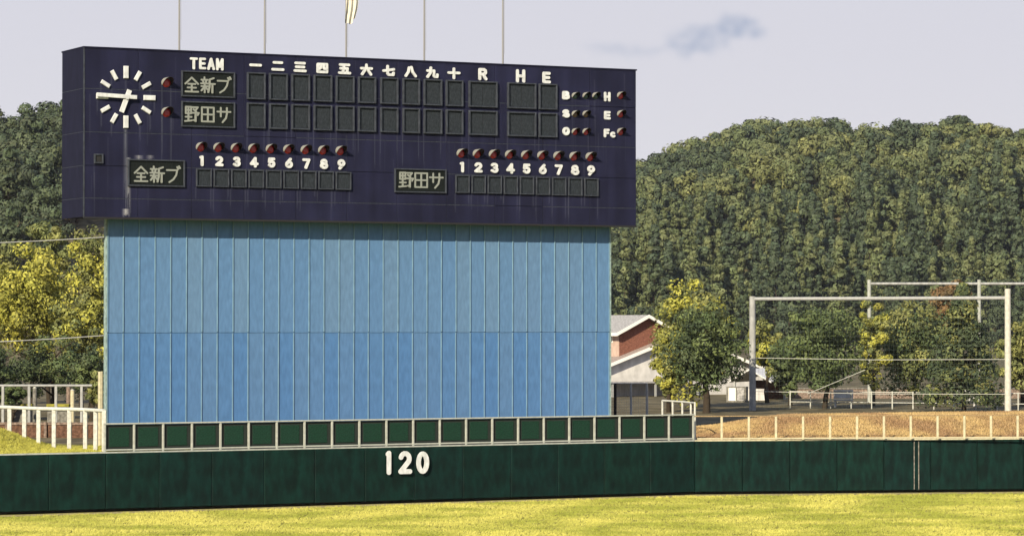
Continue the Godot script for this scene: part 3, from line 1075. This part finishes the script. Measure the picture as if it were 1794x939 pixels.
# ------------------------------------------------------------------ fence and railings
func make_fence() -> void:
	var l := fence_points()
	var t := thing("outfield_fence", "dark green padded outfield fence with white 120 marking", "fence", l[1], 0)
	for s in l.size() - 1:
		var a: Vector3 = l[s] - l[1]
		var b: Vector3 = l[s + 1] - l[1]
		var length := a.distance_to(b)
		var ang := -atan2(b.z - a.z, b.x - a.x)
		var n := int(round(length / 1.95)) if s != 2 else 7
		var dir := (b - a) / length
		var nor := Vector3(sin(ang), 0, cos(ang))
		if s == 3: n = 10; length = 19.5
		for i in n:
			var w := length / n
			var c := a + dir * w * (i + .5)
			var o := box_part("pad", c + Vector3(0, 1.04, 0) - nor * .07, Vector3(w - .012, 1.88, .14), M.pads[rng.randi() % 4], t, .022)
			o.rotation.y = ang + deg_to_rad(rng.randf_range(-.25, .25))
		var c2 := a + dir * length / 2
		var core := box_part("wall_core", c2 + Vector3(0, .985, 0) - nor * .27, Vector3(length + .05, 1.97, .22), M.plinth, t)
		core.rotation.y = ang
		var cap := box_part("cap_rail", c2 + Vector3(0, 2.0, 0) - nor * .12, Vector3(length, .05, .2), M.rail_grey if s < 2 else M.rail_cream, t, .01)
		cap.rotation.y = ang
	# joint post and the paler line of the right-hand stretch
	for q in [[1605, .24, M.joint], [1543, .03, M.joint]]:
		var p: Vector3 = on_ground(q[0], 115.85, 1.03) - l[1]
		var o := box_part("joint_post", p + Vector3(0, 0, .1), Vector3(q[1], 1.86, .05), q[2], t, .01)
		o.rotation.y = .003
		if q[1] > .1:
			for jx in [-.08, .09]: box_part("joint_post", p + Vector3(jx, 0, .14), Vector3(.035, 1.8, .04), M.concrete, t)
	# 120
	for q in [["1", 672, 688], ["2", 695, 722.5], ["0", 726, 753]]:
		var a := hit(q[1], 833, l[1], TURN)
		var b := hit(q[2], 788, l[1], TURN)
		var g := mesh_node("digit", glyph(q[0], (b - a).abs() - Vector2.ONE * .16, .17, .02), M.white_paint, t)
		var ang := deg_to_rad(TURN)
		g.position = Vector3(cos(ang), 0, -sin(ang)) * (a.x + b.x) / 2 + Vector3(0, (a.y + b.y) / 2, 0) + Vector3(sin(ang), 0, cos(ang)) * .012
		g.rotation.y = ang

func make_railings() -> void:
	var l := fence_points()
	var f0: Vector3 = l[1]
	var f1: Vector3 = l[2]
	var d := (f1 - f0).normalized()
	var length := f0.distance_to(f1)
	var t := thing("panelled_railing", "pale railing with dark green infill panels on the fence below the blue screen", "railing", f0 + Vector3(0, 2.025, 0), rad_to_deg(-atan2(d.z, d.x)))
	var n := 22
	var w := length / n
	for i in n + 1: box_part("post", Vector3(w * i, .46, -.12), Vector3(.075, .92, .06), M.rail_grey, t, .012)
	box_part("top_rail", Vector3(length / 2, .945, -.12), Vector3(length + .08, .05, .075), M.rail_grey, t, .01)
	for i in n:
		box_part("bottom_rail", Vector3(w * (i + .5), .06 + rng.randf_range(-.006, .006), -.12), Vector3(w - .076, .05, .05), M.rail_grey, t, .008)
		var p := holder("infill_panel", t, Vector3(w * (i + .5), .49, -.2))
		box_part("shade_backing", Vector3(0, 0, 0), Vector3(w - .02, .84, .03), M.infill_shade, p)  # dark sheet behind the panel paints the shadow in the gap around it
		var q := box_part("panel_sheet", Vector3(rng.randf_range(-.01, .01), rng.randf_range(-.01, .01), .03), Vector3(w - .34, .64, .02), M.infill, p, .006)
		q.rotation_degrees.z = rng.randf_range(-.6, .6)
	# open railing along the dry bank
	var f2 := on_ground(2050, 116.5, 0)
	var e := (f2 - f1).normalized()
	var len2 := f1.distance_to(f2)
	var t2 := thing("open_railing", "open cream railing on the fence in front of the dry grass bank", "railing", f1 + Vector3(0, 2.025, 0), rad_to_deg(-atan2(e.z, e.x)))
	var x := 1.03
	while x < len2:
		box_part("post", Vector3(x, .43, -.12), Vector3(.085, .87, .06), M.rail_cream, t2, .012)
		x += 1.03
	box_part("top_rail", Vector3(len2 / 2, .885, -.12), Vector3(len2, .04, .05), M.rail_rust, t2, .006)
	box_part("bottom_rail", Vector3(len2 / 2 + .05, .05, -.12), Vector3(len2 - .1, .05, .05), M.rail_cream, t2, .006)
	# short return railing at the foot of the dry bank
	var r0 := at(1161, 728, 119.5)
	var rt := thing("short_railing", "short white railing by the corner where the dry bank begins", "railing", Vector3(r0.x, TERRACE, r0.z))
	var tops := []
	for q in [[1161, 702, 119.5], [1179, 703, 118.6], [1196, 704, 117.7], [1211, 705.5, 116.8], [1218, 706, 115.0]]:
		var p := at(q[0], q[1], q[2]) - rt.position
		tops.append(p)
		tube_part("post", [Vector3(p.x, .0, p.z), p], .04, M.rail_white, rt)
	tube_part("top_rail", tops, .036, M.rail_white, rt)
	# tall railing on the lawn bank
	var foot := at(178, 793, 104.3)
	var tt := thing("tall_railing", "tall white baluster railing on the lawn bank beside the blue screen", "railing", foot)
	var top_line := []
	var bots := []
	for q in [[181, 720, 793, 104.2], [166, 719, 793, 105.0], [148, 718, 792, 105.7], [120, 717, 789, 106.1], [93, 716.5, 787, 106.4], [66, 716, 782, 106.6], [41, 715, 775, 106.7], [15, 714, 769, 106.8], [-11, 713, 765, 106.9], [-37, 712, 762, 107.0], [-63, 711, 758, 107.1]]:
		var p := at(q[0], q[1], q[3]) - foot
		var b := at(q[0], q[2], q[3]) - foot
		top_line.append(p)
		bots.append(b)
		box_part("baluster", Vector3(p.x, (p.y + b.y) / 2 - .06, p.z), Vector3(.14, p.y - b.y + .12, .07), M.rail_white, tt, .012)
	tube_part("top_rail", top_line, .065, M.rail_white, tt)

# ------------------------------------------------------------------ house and sheds
func make_house() -> void:
	M.plaster = worn(Color(.62, .61, .6), .9, M.soft, Vector3(.3, .15, .3))
	M.brick = worn(Color(.32, .14, .1), .9, M.fine, Vector3(.6, .6, .6))
	M.pink_wall = worn(Color(.6, .45, .38), .9, M.soft, Vector3(.4, .2, .4))
	M.roof_pale = worn(Color(.55, .54, .54), .7, M.fine, Vector3(.4, .4, .4))
	M.roof_pink = worn(Color(.52, .43, .39), .8, M.fine, Vector3(.4, .4, .4))
	M.fascia = plain(Color(.75, .74, .7), .6)
	M.glass = plain(Color(.02, .025, .03), .08)
	M.roof_white = worn(Color(.75, .75, .75), .6, M.soft, Vector3(.4, .4, .4))
	var d := 185.0
	var k := FOCAL / d
	var foot := on_ground(1190, d, TERRACE)
	var t := thing("house", "low white gabled house with a red-walled upper storey beside the blue screen", "house", foot, 27)
	var hw := 5.9
	var eave := at(1045, 650, d).y - TERRACE
	var ridge := at(1190, 589, d).y - TERRACE
	gable(t, 0.0, hw, 0.0, eave, ridge, -9.0, 0.0, M.plaster, M.roof_pink)
	var uw := 1.75
	var ux := -2.0
	var ub := at(1120, 612, d).y - TERRACE - .6
	var ue := at(1097, 581, d).y - TERRACE
	var ur := at(1145, 556, d).y - TERRACE
	gable(t, ux, uw, ub, ue, ur, -7.5, -.6, M.brick, M.roof_pale)
	# the long side of the upper storey, paler, with its windows
	box_part("side_panel", Vector3(ux - uw - .03, (ub + ue) / 2, -4.05), Vector3(.05, ue - ub, 6.8), M.pink_wall, t)
	for z in [-1.9, -3.6, -5.3]:
		var wn := holder("window", t, Vector3(ux - uw - .06, ue - .42, z))
		box_part("frame", Vector3.ZERO, Vector3(.05, .5, 1.1), M.fascia, wn)
		box_part("pane", Vector3(-.02, 0, 0), Vector3(.03, .4, .98), M.glass, wn)
	var fw := holder("window", t, Vector3(2.0, 1.5, .02))
	box_part("frame", Vector3.ZERO, Vector3(1.6, 1.1, .06), M.fascia, fw)
	box_part("pane", Vector3(0, 0, .02), Vector3(1.45, .95, .04), M.glass, fw)
	box_part("lean_to_roof", Vector3(-2.6, .85, .9), Vector3(6.2, .08, 1.8), M.roof_pale, t)
	for x in [-5.5, -2.6, .3]: box_part("post", Vector3(x, .4, 1.7), Vector3(.1, .81, .1), M.steel, t)
	# white-roofed shelter behind the tall pole
	var sp := on_ground(1318, 172, TERRACE)
	var s := thing("shelter", "small open shelter with a white roof behind the grey net pole", "shelter", sp, -24)
	var e2 := at(1352, 668, 172).y - TERRACE
	var r2 := at(1322, 648, 172).y - TERRACE
	for sg in [-1, 1]:
		var st := start()
		add_box(st, Vector3(sg * .62, (e2 + r2) / 2, -1.3), Vector3(1.5, .07, 3.4), Basis(Vector3(0, 0, 1), -sg * atan2(r2 - e2, 1.15)))
		part("roof", st, M.roof_white, s)
		for z in [.2, -2.8]: box_part("post", Vector3(sg * .95, e2 / 2, z), Vector3(.1, e2, .1), M.steel, s)
	box_part("back_wall", Vector3(0, e2 / 2, -2.95), Vector3(1.9, e2, .08), M.brown_wall, s)
	box_part("counter", Vector3(0, .35, .1), Vector3(1.7, .7, .25), M.plaster, s)
	# white machine boxes beside it
	var v := thing("storage_box", "white storage boxes beside the shelter under the dark tree", "storage box", on_ground(1292, 168, TERRACE), -15)
	box_part("cabinet", Vector3(0, .45, 0), Vector3(1.1, .9, .6), M.concrete, v, .03)
	box_part("door", Vector3(-.22, .48, .31), Vector3(.4, .7, .03), M.fascia, v, .01)
	box_part("door", Vector3(.25, .48, .31), Vector3(.4, .7, .03), M.roof_pale, v, .01)
	# chain-link fence behind the screen's right end
	var c := thing("mesh_fence", "grey chain-link fence below the white house wall", "fence", on_ground(1068, 124, TERRACE))
	var px := 1050
	var posts := []
	while px <= 1160:
		var p := at(px, 672, 124.0 + (px - 1050) * .012) - c.position
		posts.append(p)
		tube_part("post", [Vector3(p.x, 0, p.z), p], .045 if px != 1078 else .06, M.steel if px != 1078 else M.plinth, c)
		px += 28
	tube_part("top_rail", posts, .025, M.steel, c)
	mesh_node("wire_mesh", net_mesh(Vector3(posts[0].x, 0, posts[0].z), posts[-1] * Vector3(1, 0, 1), posts[0].y, .11, .006), M.steel, c)

func gable(t: Node3D, cx: float, hw: float, base: float, eave: float, ridge: float, z0: float, z1: float, wall_m: Material, roof_m: Material) -> void:
	var st := start()
	add_prism(st, PackedVector2Array([Vector2(cx - hw, base), Vector2(cx + hw, base), Vector2(cx + hw, eave), Vector2(cx, ridge), Vector2(cx - hw, eave)]), z0, z1)
	part("wall", st, wall_m, t)
	var over := .45
	var slope := (ridge - eave) / hw
	var th := .12
	for s in [-1, 1]:
		st = start()
		var a := Vector2(cx, ridge + .02)
		var b := Vector2(cx + s * (hw + over), eave - slope * over + .02)
		var poly := PackedVector2Array([a, b, b + Vector2(0, th), a + Vector2(0, th)])
		if s < 0: poly.reverse()
		add_prism(st, poly, z0 - over, z1 + over)
		var rf := part("roof", st, roof_m, t)
		st = start()
		var q := PackedVector2Array([a + Vector2(s * .004, -.06), b + Vector2(0, -.06), b + Vector2(0, th + .02), a + Vector2(s * .004, th + .02)])
		if s < 0: q.reverse()
		add_prism(st, q, z1 + over + .002, z1 + over + .05)
		part("barge_board", st, M.fascia, rf)
		st = start()
		add_box(st, Vector3(b.x + s * .03, b.y + .04, (z0 + z1) / 2), Vector3(.05, .2, z1 - z0 + 2 * over))
		part("gutter", st, M.fascia, rf)

func net_mesh(a: Vector3, b: Vector3, h: float, cell: float, cord: float) -> Mesh:
	# real cords, crossing; each a thin four-sided bar
	var st := start()
	var l := a.distance_to(b)
	var d := (b - a) / l
	var nrm := d.cross(Vector3.UP)
	var bs := Basis(d, Vector3.UP, nrm)
	for i in int(l / cell):
		add_box(st, a + d * cell * (i + .5) + Vector3(0, h / 2, 0), Vector3(cord, h, cord), bs)
	for j in int(h / cell):
		add_box(st, (a + b) / 2 + Vector3(0, cell * (j + .5), 0), Vector3(l, cord, cord * .7), bs)
	return st.commit()

# ------------------------------------------------------------------ ball-stop frames
func make_nets() -> void:
	M.cord = plain(Color(.05, .07, .06), .9)
	var p0 := on_ground(1319, 152, TERRACE)
	var p1 := on_ground(1767, 146, TERRACE)
	var t := thing("net_frame", "large grey goal-like frame of two thick poles and a crossbar", "net frame", p0)
	var top := at(1319, 521, 152).y - TERRACE
	var q := p1 - p0
	var st := start()
	add_tube(st, Vector3.ZERO, Vector3(0, top + .05, 0), .17, .15, 14)
	part("pole", st, M.steel, t)
	st = start()
	add_tube(st, q, q + Vector3(0, at(1767, 506, 146).y - TERRACE, 0), .16, .14, 14)
	part("pole", st, M.pale_steel, t)  # warm pale colour carries the yellow light on this pole
	tube_part("crossbar", [Vector3(0, top - .08, 0), q + Vector3(0, top - .08, 0)], .09, M.steel, t, 10)
	for h in [1.0, 2.65]: tube_part("rope", [Vector3(0, h, .1), q * .5 + Vector3(0, h - .06, .1), q + Vector3(0, h, .1)], .014, M.rail_white, t, 5)
	tube_part("rope", [q * .22 + Vector3(0, .9, .12), q * .45 + Vector3(0, 2.1, .12)], .014, M.rail_white, t, 5)
	mesh_node("net", net_mesh(Vector3(0, .1, 0), q + Vector3(0, .1, 0), top - .3, .22, .005), M.cord, t)
	var b0 := on_ground(1524, 166, TERRACE)
	var b1 := on_ground(1717, 166, TERRACE)
	var b2 := on_ground(1910, 166, TERRACE)
	var t2 := thing("net_frame", "taller pale post frame standing behind the trees beyond the bank", "net frame", b0)
	var top2 := at(1524, 490, 166).y - TERRACE
	for b in [b0, b1, b2]:
		st = start()
		add_tube(st, b - b0, b - b0 + Vector3(0, top2, 0), .11, .1, 12)
		part("pole", st, M.rail_grey, t2)
	tube_part("crossbar", [Vector3(0, top2 - .22, 0), b2 - b0 + Vector3(0, top2 - .22, 0)], .075, M.steel, t2, 10)
	mesh_node("net", net_mesh(Vector3(0, .1, 0), b2 - b0 + Vector3(0, .1, 0), top2 - .4, .25, .005), M.cord, t2)
	# low pale railing under the trees
	var r0 := on_ground(1385, 156, TERRACE)
	var r1 := on_ground(1860, 151, TERRACE)
	var t3 := thing("low_railing", "low pale railing under the trees beyond the dry bank", "railing", r0)
	var rv := r1 - r0
	var n := 13
	for i in n + 1:
		var v := rv * i / n
		tube_part("post", [v, v + Vector3(0, .95, 0)], .035, M.rail_white, t3, 6)
	for h in [.38, .9]: tube_part("rail", [Vector3(0, h, 0), rv + Vector3(0, h, 0)], .025, M.rail_white, t3, 6)
	var w := thing("low_wall", "low pinkish wall behind the pale railing under the trees", "wall", on_ground(1390, 176, TERRACE))
	box_part("wall_body", Vector3(8.2, .3, 0), Vector3(16.6, .6, .25), M.brown_cap, w)
	box_part("coping", Vector3(8.2, .63, 0), Vector3(16.7, .06, .32), M.concrete, w)
	for q2 in [[1478, 1.0, .62, M.plaster, "pale grey bench under the dark green tree beyond the bank"], [1690, 1.3, .5, M.plaster, "pale bench beside the conical tree beyond the bank"]]:
		var bn := thing("bench", q2[4], "bench", on_ground(q2[0], 158, TERRACE), -8)
		box_part("seat", Vector3(0, .42, 0), Vector3(q2[1], .08, .45), q2[3], bn, .01)
		box_part("backrest", Vector3(0, .72, -.2), Vector3(q2[1], .45, .06), q2[3], bn, .01)
		for x in [-.4, .4]: box_part("leg", Vector3(x * q2[1], .19, 0), Vector3(.1, .38, .4), q2[3], bn)

# ------------------------------------------------------------------ things beyond the lawn bank
func make_left_things() -> void:
	var a := on_ground(-160, 117, TERRACE)
	var b := on_ground(182, 117, TERRACE)
	var t := thing("low_wall", "low brown wall behind the tall white railing", "wall", a)
	var w := b.x - a.x
	var n := 12
	var top := at(90, 744, 117).y - TERRACE
	for i in n:
		box_part("panel", Vector3(w * (i + .5) / n, top / 2, 0), Vector3(w / n - .02, top, .12), M.brown_wall, t, .015)
	box_part("coping", Vector3(w / 2, top + .04, 0), Vector3(w, .09, .2), M.brown_cap, t)
	for i in 5: box_part("post", Vector3(w * (i + .5) / 5, (top + .1) / 2, .12), Vector3(.1, top + .1, .08), M.brown_cap, t)
	# grey railing further back
	var r0 := on_ground(-90, 126, TERRACE)
	var t2 := thing("back_railing", "grey post and rail barrier in front of the dark shrub", "railing", r0)
	var top2 := at(50, 674, 126).y - TERRACE
	for px in [-88, -42, 4, 50, 97, 142]:
		var v := on_ground(px, 126, TERRACE) - r0
		box_part("post", v + Vector3(0, top2 / 2, 0), Vector3(.11, top2, .08), M.steel, t2, .015)
	var last := on_ground(160, 126, TERRACE) - r0
	tube_part("top_rail", [Vector3(0, top2 - .04, 0), last + Vector3(0, top2 - .04, 0)], .05, M.steel, t2)
	for q in [[15, 55], [83, 120]]:
		var ka := on_ground(q[0], 128, TERRACE) - r0
		var kb := on_ground(q[1], 128, TERRACE) - r0
		var kerb := thing("planter_edge", "yellow painted concrete block under the grey barrier, " + ("nearer the clock-side trees" if q[0] < 50 else "nearer the blue screen"), "block", r0 + ka)
		box_part("block", Vector3((kb.x - ka.x) / 2, .45, 0), Vector3(kb.x - ka.x, .9, .4), M.concrete, kerb, .03)
		box_part("cap", Vector3((kb.x - ka.x) / 2, .95, 0), Vector3(kb.x - ka.x + .06, .12, .46), M.green_bank, kerb, .02)
	for q in [[60, 686, "pale"], [119, 684, "pinkish"], [126, 690, "cream"]]:
		var p := on_ground(q[0], 130, TERRACE)
		var bo := thing("bollard", "short " + q[2] + " bollard behind the grey post and rail barrier", "bollard", p)
		var h := at(q[0], q[1] - 6, 130).y - TERRACE
		var st := start()
		add_tube(st, Vector3.ZERO, Vector3(0, h, 0), .1, .09, 12)
		part("shaft", st, M.concrete if q[2] == "pale" else M.brown_cap if q[2] == "pinkish" else M.rail_cream, bo)
		st = start()
		add_tube(st, Vector3(0, h, 0), Vector3(0, h + .05, 0), .1, .05, 12)
		part("cap", st, M.rail_white, bo)
	# overhead cables
	for q in [[430, 416, 404, "upper"], [604, 592, 575, "lower"]]:
		var st := start()
		var p0 := at(-260, q[0], 141)
		var p2 := at(330, q[2], 135)
		var m := (p0 + p2) / 2
		m.y = at(35, q[0] - 4, 138).y - .12
		var prev := p0
		for i in 16:
			var k := (i + 1) / 16.0
			var p := p0.lerp(m, k).lerp(m.lerp(p2, k), k)
			add_tube(st, prev, p, .02, .02, 5, false)
			prev = p
		tag(part("overhead_cable", st, M.steel), q[3] + " pale cable strung in front of the yellow-green trees", "cable")

# ------------------------------------------------------------------ nearer trees
func make_trees() -> void:
	var lime := [Color(.3, .295, .045), Color(.27, .27, .042), Color(.22, .225, .042), Color(.33, .315, .05)]
	var olive := [Color(.15, .165, .05), Color(.12, .14, .045), Color(.185, .19, .055)]
	var green := [Color(.075, .105, .035), Color(.06, .09, .032), Color(.1, .13, .04)]
	var deep := [Color(.035, .055, .025), Color(.045, .065, .028), Color(.055, .075, .03)]
	var rust := [Color(.17, .1, .04), Color(.14, .095, .04)]
	var g1 := "trees beyond the lawn bank"
	var g2 := "trees beyond the dry bank"
	near_tree("broadleaf_tree", "bright yellow-green tree spreading behind the grey barrier, its crown the yellowest", "tree", 55, 165, 425, 640, 150, lime, {"group": g1})
	near_tree("broadleaf_tree", "olive yellow tree touching the blue screen's edge under the board corner", "tree", 158, 130, 383, 640, 158, olive + lime, {"group": g1})
	near_tree("broadleaf_tree", "dull olive tree half hidden behind the brightest yellow-green tree", "tree", -18, 130, 395, 640, 162, olive, {"group": g1})
	near_tree("broadleaf_tree", "small yellowish tree between the brightest tree and the blue screen", "tree", 142, 110, 500, 670, 147, olive + lime, {"group": g1})
	near_tree("broadleaf_tree", "pointed olive tree rising in front of the dark wood", "tree", 85, 90, 378, 560, 164, olive, {"group": g1})
	near_tree("shrub", "broad dark rounded shrub behind the grey barrier", "shrub", 92, 185, 592, 706, 139, deep + green, {"leaf": .15, "group": g1})
	near_tree("shrub", "low dark shrub between the broad dark shrub and the blue screen", "shrub", 160, 80, 610, 706, 137, deep + green, {"leaf": .15, "group": g1})
	near_tree("shrub", "dense dark shrub at the far end of the grey barrier from the blue screen", "shrub", -5, 110, 600, 706, 136, deep + green, {"leaf": .15, "group": g1})
	near_tree("shrub", "small sprawling green shrub overhanging the grey barrier", "shrub", 20, 50, 668, 712, 127.5, green, {"leaf": .13, "clumps": 40, "group": g1})
	near_tree("shrub", "small olive shrub at the blue screen's foot", "shrub", 170, 44, 645, 718, 128, olive, {"leaf": .13, "clumps": 46, "group": g1})
	near_tree("broadleaf_tree", "tall bushy tree with a bright yellow-green top beside the house", "tree", 1212, 145, 482, 700, 157, lime + olive, {"group": g2, "clumps": 130})
	near_tree("broadleaf_tree", "broad dark green tree on a stout trunk in front of the shelter", "tree", 1238, 142, 528, 692, 148, deep + green, {"group": g2, "clumps": 150, "girth": .2, "leaf": .17})
	near_tree("shrub", "yellow-green shrub against the white house wall", "shrub", 1172, 62, 590, 706, 150, lime + olive, {"group": g2, "clumps": 60})
	near_tree("broadleaf_tree", "slender yellow tree just behind the grey net pole", "tree", 1345, 80, 556, 680, 166, olive + olive + lime, {"group": g2, "clumps": 60})
	near_tree("broadleaf_tree", "spreading green tree inside the net frame nearest the shelter", "tree", 1445, 150, 532, 688, 154, green, {"group": g2, "girth": .15})
	near_tree("broadleaf_tree", "bright yellow tree around the pale post behind the net frame", "tree", 1530, 70, 520, 690, 160, lime + olive, {"group": g2, "clumps": 80, "leaf": .17})
	near_tree("broadleaf_tree", "wide olive tree in the middle of the net frame", "tree", 1605, 150, 522, 694, 163, olive + green, {"group": g2})
	near_tree("conifer_tree", "conical dark tree with a yellowish tip inside the net frame", "tree", 1690, 150, 500, 700, 150, olive + deep + deep, {"group": g2, "shape": "cone", "clumps": 150, "clump": .3})
	near_tree("broadleaf_tree", "olive tree beside the thick pale net pole", "tree", 1792, 95, 548, 692, 160, olive, {"group": g2})
	near_tree("broadleaf_tree", "rust brown tree crown showing above the taller frame's crossbar", "tree", 1668, 74, 482, 600, 178, rust, {"group": g2, "clumps": 50})
	near_tree("broadleaf_tree", "dark green tree between the yellow tree and the shelter", "tree", 1385, 90, 585, 694, 160, green + deep, {"group": g2})

# ------------------------------------------------------------------ grass
func tuft_mesh(blades: int, h: float, spread: float, sd: int) -> Mesh:
	var r := RandomNumberGenerator.new()
	r.seed = sd
	var st := start()
	for i in blades:
		var a := r.randf() * TAU
		var p := Vector3(cos(a), 0, sin(a)) * spread * r.randf()
		var tip := p + Vector3(r.randfn() * h * .4, h * r.randf_range(.6, 1.1), r.randfn() * h * .4)
		var s := Vector3(cos(a + 1.3), 0, sin(a + 1.3)) * h * .12
		var n := (tip - p).cross(s).normalized()
		for v in [p - s, p + s, tip]:
			st.set_normal(n)
			st.set_color(Color.WHITE)
			st.add_vertex(v)
	return st.commit()

func scatter(called: String, label: String, spots: Array, mesh: Mesh, cols: Callable, m: Material) -> void:
	var mm := MultiMesh.new()
	mm.transform_format = MultiMesh.TRANSFORM_3D
	mm.use_colors = true
	mm.mesh = mesh
	mm.instance_count = spots.size()
	for i in spots.size():
		var b := Basis(Vector3.UP, rng.randf() * TAU).scaled(Vector3.ONE * rng.randf_range(.7, 1.3))
		mm.set_instance_transform(i, Transform3D(b, spots[i]))
		mm.set_instance_color(i, cols.call(spots[i]))
	var mi := MultiMeshInstance3D.new()
	mi.name = numbered(called)
	mi.multimesh = mm
	mi.material_override = m
	add_child(mi)
	tag(mi, label, "grass", "", "stuff")

func make_grass() -> void:
	M.blade = leafy(Color(.3, .3, .08))
	var n := FastNoiseLite.new()
	n.seed = 31
	n.frequency = .22
	n.fractal_octaves = 3
	var spots := []
	for i in 90000:
		var d := rng.randf_range(88, 117)
		var x := rng.randf_range(-.178, .178) * d
		if d < fence_depth(x) - 1.0 + n.get_noise_2d(x * 8, d * 8) * .5: spots.append(Vector3(x, 0, -d))
	scatter("lawn_grass", "short yellow-green outfield grass in front of the fence", spots, tuft_mesh(7, .055, .07, 5), func(p: Vector3) -> Color:
		var k := clampf(.5 + n.get_noise_2d(p.x, p.z) * 1.3 + (.0 - p.x) * .012, 0, 1)
		return Color(.3, .325, .045).lerp(Color(.56, .53, .12), k) * rng.randf_range(.8, 1.2), M.blade)
	spots = []
	for i in 26000:
		var x := rng.randf_range(6.95, 25.5)
		var b := rng.randf_range(.3, 7.5)
		spots.append(Vector3(x, bank_height(x, b) - .01, -(fence_depth(x) + b)))
	scatter("dry_grass", "dried ochre grass covering the bank behind the cream railing", spots, tuft_mesh(7, .09, .1, 6), func(p: Vector3) -> Color:
		var k := clampf(.5 + n.get_noise_2d(p.x * 1.3, p.z * 1.3) * 1.4, 0, 1)
		return Color(.32, .2, .1).lerp(Color(.5, .36, .16), k) * rng.randf_range(.75, 1.25), M.blade)
	spots = []
	for i in 9000:
		var x := rng.randf_range(-21, -11)
		var b := rng.randf_range(.3, 5.0)
		spots.append(Vector3(x, bank_height(x, b) - .01, -(fence_depth(x) + b)))
	scatter("bank_grass", "sunlit yellow-green grass on the lawn bank by the tall railing", spots, tuft_mesh(7, .09, .09, 7), func(_p: Vector3) -> Color:
		return Color(.42, .4, .07) * rng.randf_range(.75, 1.25), M.blade)
